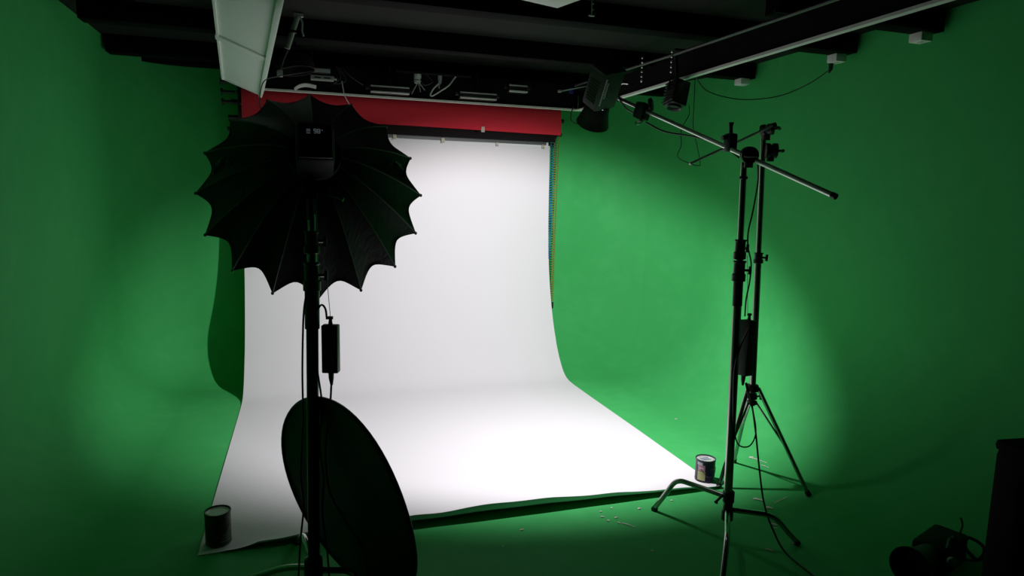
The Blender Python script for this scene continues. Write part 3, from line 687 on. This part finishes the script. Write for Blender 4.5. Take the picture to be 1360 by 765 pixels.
cable('drooping_cable', [(.075, 4.95, 2.44), (-.02, 4.6, 2.36), (-.12, 4.2, 2.27), (-.19, 3.9, 2.19), (-.20, 3.6, 2.05), (-.17, 3.3, 1.95)], 'thin dark cord drooping from the work lamp behind the softbox', .003, cat='cable')
cable('drooping_cable', [(.30, 5.40, 2.46), (.32, 5.42, 2.36), (.36, 5.44, 2.29)], 'short pale cord across the left part of the red roll', .003, m=plate_m, cat='cable')
bt = MB().box((2.19, 5.36, 2.515), (.04, .02, .05), bev=.004).build('blue_tag', mat('blue_plastic', (.02, .03, .20), .4)); tag(bt, 'small blue tag on the gantry left of the boom light', 'tag')
gr = thing('gantry_rod', (2.2, 5.2, 2.5), 'thin grey rod crossing the gantry left of the boom light', 'rod')
MB().tube([(2.06, 5.30, 2.490), (2.36, 5.20, 2.555)], .007, 8).build('rod', mat('rod_grey', (.25, .25, .25), .4, .7), gr)
MB().box((2.06, 5.30, 2.490), (.03, .02, .02), bev=.003).build('end_clip', alu, gr)

# ================================================================ paint cans
def paint_can(c, r, h, label, colours, dark):
    t = thing('paint_can', c, label, 'paint can', 'paint cans on the paper corners'); T = TR(c)
    m_body = mat('can_wrap_%s' % dark, colours[0], .35, noise=(40, colours[1], .5, .75))
    MB().lathe([(r*.97, 0), (r*1.01, .002), (r*1.01, .006), (r*.985, .008), (r*.985, h-.012), (r*1.015, h-.010), (r*1.015, h), (r*.95, h), (r*.95, h-.006)], 36, T, cap=False).build('body', m_body, t)
    MB().lathe([(0, h-.007), (r*.72, h-.007), (r*.74, h-.004), (r*.80, h-.004), (r*.82, h-.007), (r*.95, h-.007)], 36, T, cap=False).build('lid', lid_m, t)
    MB().lathe([(0, .001), (r*.97, .001)], 24, T, cap=False).build('base', blk, t)
    def arc(name, a0, a1, z0, z1, mm):
        rows = []
        for k in range(13):
            a = math.radians(a0+(a1-a0)*k/12); rows.append([(r*.99*math.cos(a), r*.99*math.sin(a), z) for z in (z0, z1)])
        MB().grid(rows, T).build(name, mm, t, smooth=60)
    for nm, a0, a1, z0, z1, col in colours[2]: arc(nm, a0, a1, z0*h, z1*h, mat('can_%s_%d' % (nm, int(col[0]*1000+col[1]*100)), col, .45))
    q = [Vector((r*1.02*math.cos(a), r*1.02*math.sin(a), h*.62-.05*math.sin((a+2.6)/2.1*PI))) for a in [-2.6+2.1*k/10 for k in range(11)]]
    MB().tube([T @ p for p in q], .0014, 5).build('wire_handle', mat('dull_wire', (.12, .12, .12), .4, .8), t)
    return t
paint_can((-.400, 3.085, .0105), .056, .150, 'dark paint can with a pale lid on the left corner of the white paper', ((.022, .022, .024), (.05, .05, .05), [('scuff', -75, -20, .12, .16, (.16, .15, .15)), ('scuff', -70, -15, .22, .25, (.13, .12, .12)), ('scuff', -60, -25, .30, .34, (.10, .10, .10))]), 'charcoal')
paint_can((2.185, 3.115, .0115), .056, .125, 'navy label paint can with a white lid at the right corner of the white paper', ((.016, .014, .045), (.03, .022, .06), [('label_patch', 190, 235, .50, .78, (.45, .22, .30)), ('label_patch', 190, 238, .05, .48, (.40, .42, .16)), ('label_patch', 185, 220, .78, .92, (.50, .55, .60)), ('label_patch', 330, 352, .10, .45, (.25, .26, .10)), ('label_line', 262, 320, .58, .62, (.10, .09, .14)), ('label_line', 245, 300, .24, .27, (.10, .07, .20)), ('logo', 200, 225, .60, .66, (.70, .68, .70))]), 'navy')
ink = mat('lid_blue_ink', (.10, .14, .32), .5)
pc = [o for o in bpy.data.objects if o.get('category') == 'paint can'][1]
m = MB()
rnd = random.Random(11)
for yy in (.018, .004, -.010):
    x = -.028
    while x < .024:
        w_ = rnd.uniform(.004, .009); m.box((2.185+x+w_/2, 3.115+yy, .0115+.1186), (w_, .007, .0006)); x += w_+.003
m.build('lid_print', ink, pc)

# ================================================================ clutter at lower right
fl2 = thing('floor_spotlight', (2.56, 1.98, 0), 'black studio light lying on the dark floor at lower right', 'studio light')
MB().lathe([(.0, -.10), (.055, -.10), (.060, -.02), (.072, .03), (.085, .085), (.080, .085), (.05, .0)], 28, TR((2.50, 1.99, .082), frame_z((-.92, -.30, .05)))).build('reflector_cup', blk, fl2)
MB().box((0, 0, 0), (.14, .26, .13), TR((2.70, 2.06, .068), Matrix.Rotation(math.radians(-70), 4, 'Z')), bev=.016).build('body', body_m, fl2)
MB().tube([(2.63, 1.97, .13), (2.68, 2.0, .155), (2.75, 2.02, .135)], .010, 8).build('handle', blk, fl2)
MB().lathe([(0, -.014), (.022, -.008), (.022, .008), (0, .014)], 14, TR((2.60, 1.92, .105), frame_z((-.4, -1, .2)))).build('shiny_badge', mat('crumpled_foil', (.35, .35, .34), .35, .8, bump=(120, 1, .01)), fl2)
MB().tube([(2.70, 2.0, .13), (2.70, 1.99, .17)], [.020, .016], 10).build('knob', blk, fl2)
cable('curled_cable', [(2.77, 2.04, .10), (2.775, 2.03, .16), (2.77, 2.02, .20), (2.755, 2.02, .235)], 'thin cable end sticking up from the light on the floor', .004)
cable('curled_cable', [(2.80, 2.06, .008), (2.86, 2.0, .03), (2.92, 2.02, .07), (2.90, 2.08, .09), (2.85, 2.05, .06), (2.86, 1.98, .012), (2.80, 1.95, .008)], 'coiled black cable between the floor light and the dark case', .008)
kc = thing('equipment_case', (2.30, 1.42, 0), 'tall black equipment case standing at the right edge', 'case')
Tk = TR((2.435, 1.44, 0), Matrix.Rotation(math.radians(-6), 4, 'Z'))
MB().box((0, 0, .40), (.36, .24, .77), Tk, bev=.03).build('body', case_m, kc)
MB().box((0, 0, .79), (.364, .244, .04), Tk, bev=.018).build('lid', case_m, kc)
MB().tube([Tk @ Vector(p) for p in ((-.06, 0, .80), (-.05, 0, .83), (.05, 0, .83), (.06, 0, .80))], .010, 8).build('handle', blk, kc)
for sx in (-.14, .14):
    for sy in (-.09, .09): MB().lathe([(0, 0), (.018, 0), (.018, .02), (0, .02)], 12, Tk @ Matrix.Translation((sx, sy, 0))).build('foot', blk, kc)
MB().box((-.181, 0, .42), (.006, .04, .56), Tk, bev=.002).build('edge_trim', mat('dark_red_trim', (.006, .0008, .001), .8, spec=.03), kc)

# paper scraps
SC = [(1.417, 2.859, .02, .008), (1.43, 2.815, .012, .012), (1.481, 2.834, .018, .01), (1.507, 2.747, .07, .006), (1.644, 2.892, .018, .012), (1.434, 2.913, .012, .008), (1.471, 2.78, .02, .008),
      (2.676, 3.335, .03, .018), (2.690, 3.285, .11, .008), (2.665, 3.192, .05, .007), (2.327, 2.82, .05, .018), (2.322, 2.721, .035, .02), (2.442, 2.78, .13, .005), (2.255, 2.603, .025, .008), (2.223, 2.564, .03, .015), (2.204, 2.529, .02, .007), (2.036, 2.364, .035, .014), (1.506, 2.937, .012, .010), (.98, 2.84, .02, .008), (1.86, 2.93, .012, .01), (.85, 2.72, .012, .008), (1.5, 2.5, .014, .009), (2.75, 3.75, .03, .014), (2.6, 4.1, .02, .012)]
SCL = {3: 'thin pale sliver on the floor left of the bent stand leg', 8: 'long pale sliver on the floor behind the boom stand', 12: 'longest thin pale strip on the floor between the two stands', 10: 'wide pale scrap on the floor right of the boom stand base', 11: 'squarish pale scrap just above the right bent leg', 16: 'lone pale scrap on the dark floor between the bent legs', 22: 'pale scrap on the green floor right of the white paper', 23: 'small pale scrap on the green cove floor beyond the tripod', 4: 'pale scrap nearest the foot of the left bent leg', 18: 'lone pale scrap on the floor near the reflector disc'}
for i, (x, y, L, wd) in enumerate(SC):
    a = random.uniform(-1.1, 1.1); a = {3: -.9, 8: -1.15, 9: -1.2, 12: .35, 10: -.75, 11: -.7, 16: -.8}.get(i, a)
    m = MB(); T = TR((x, y, .0022), Matrix.Rotation(a, 4, 'Z'))
    m.grid([[(-L/2, -wd/2, 0), (-L/2, wd/2*.8, .001)], [(-L/6, -wd/2*.9, .002), (-L/6, wd/2, .003)], [(L/4, -wd/2, .002), (L/4, wd/2*.7, .002)], [(L/2, -wd/2*.6, .0), (L/2, wd/2*.5, .001)]], T)
    o = m.build('paper_scrap', scrap_m, recalc=False); solid(o, .0008, -1)
    lab = SCL[i] if i in SCL else 'pale scrap on the green floor in front of the paper edge' if x < 1.9 else ('pale scrap on the green floor beneath the two right stands' if y < 3.5 else 'pale scrap on the green floor right of the white paper')
    tag(o, lab, 'scrap', 'paper scraps '+('before the backdrop' if x < 1.9 else ('beneath the stands' if y < 3.5 else 'right of the paper')))
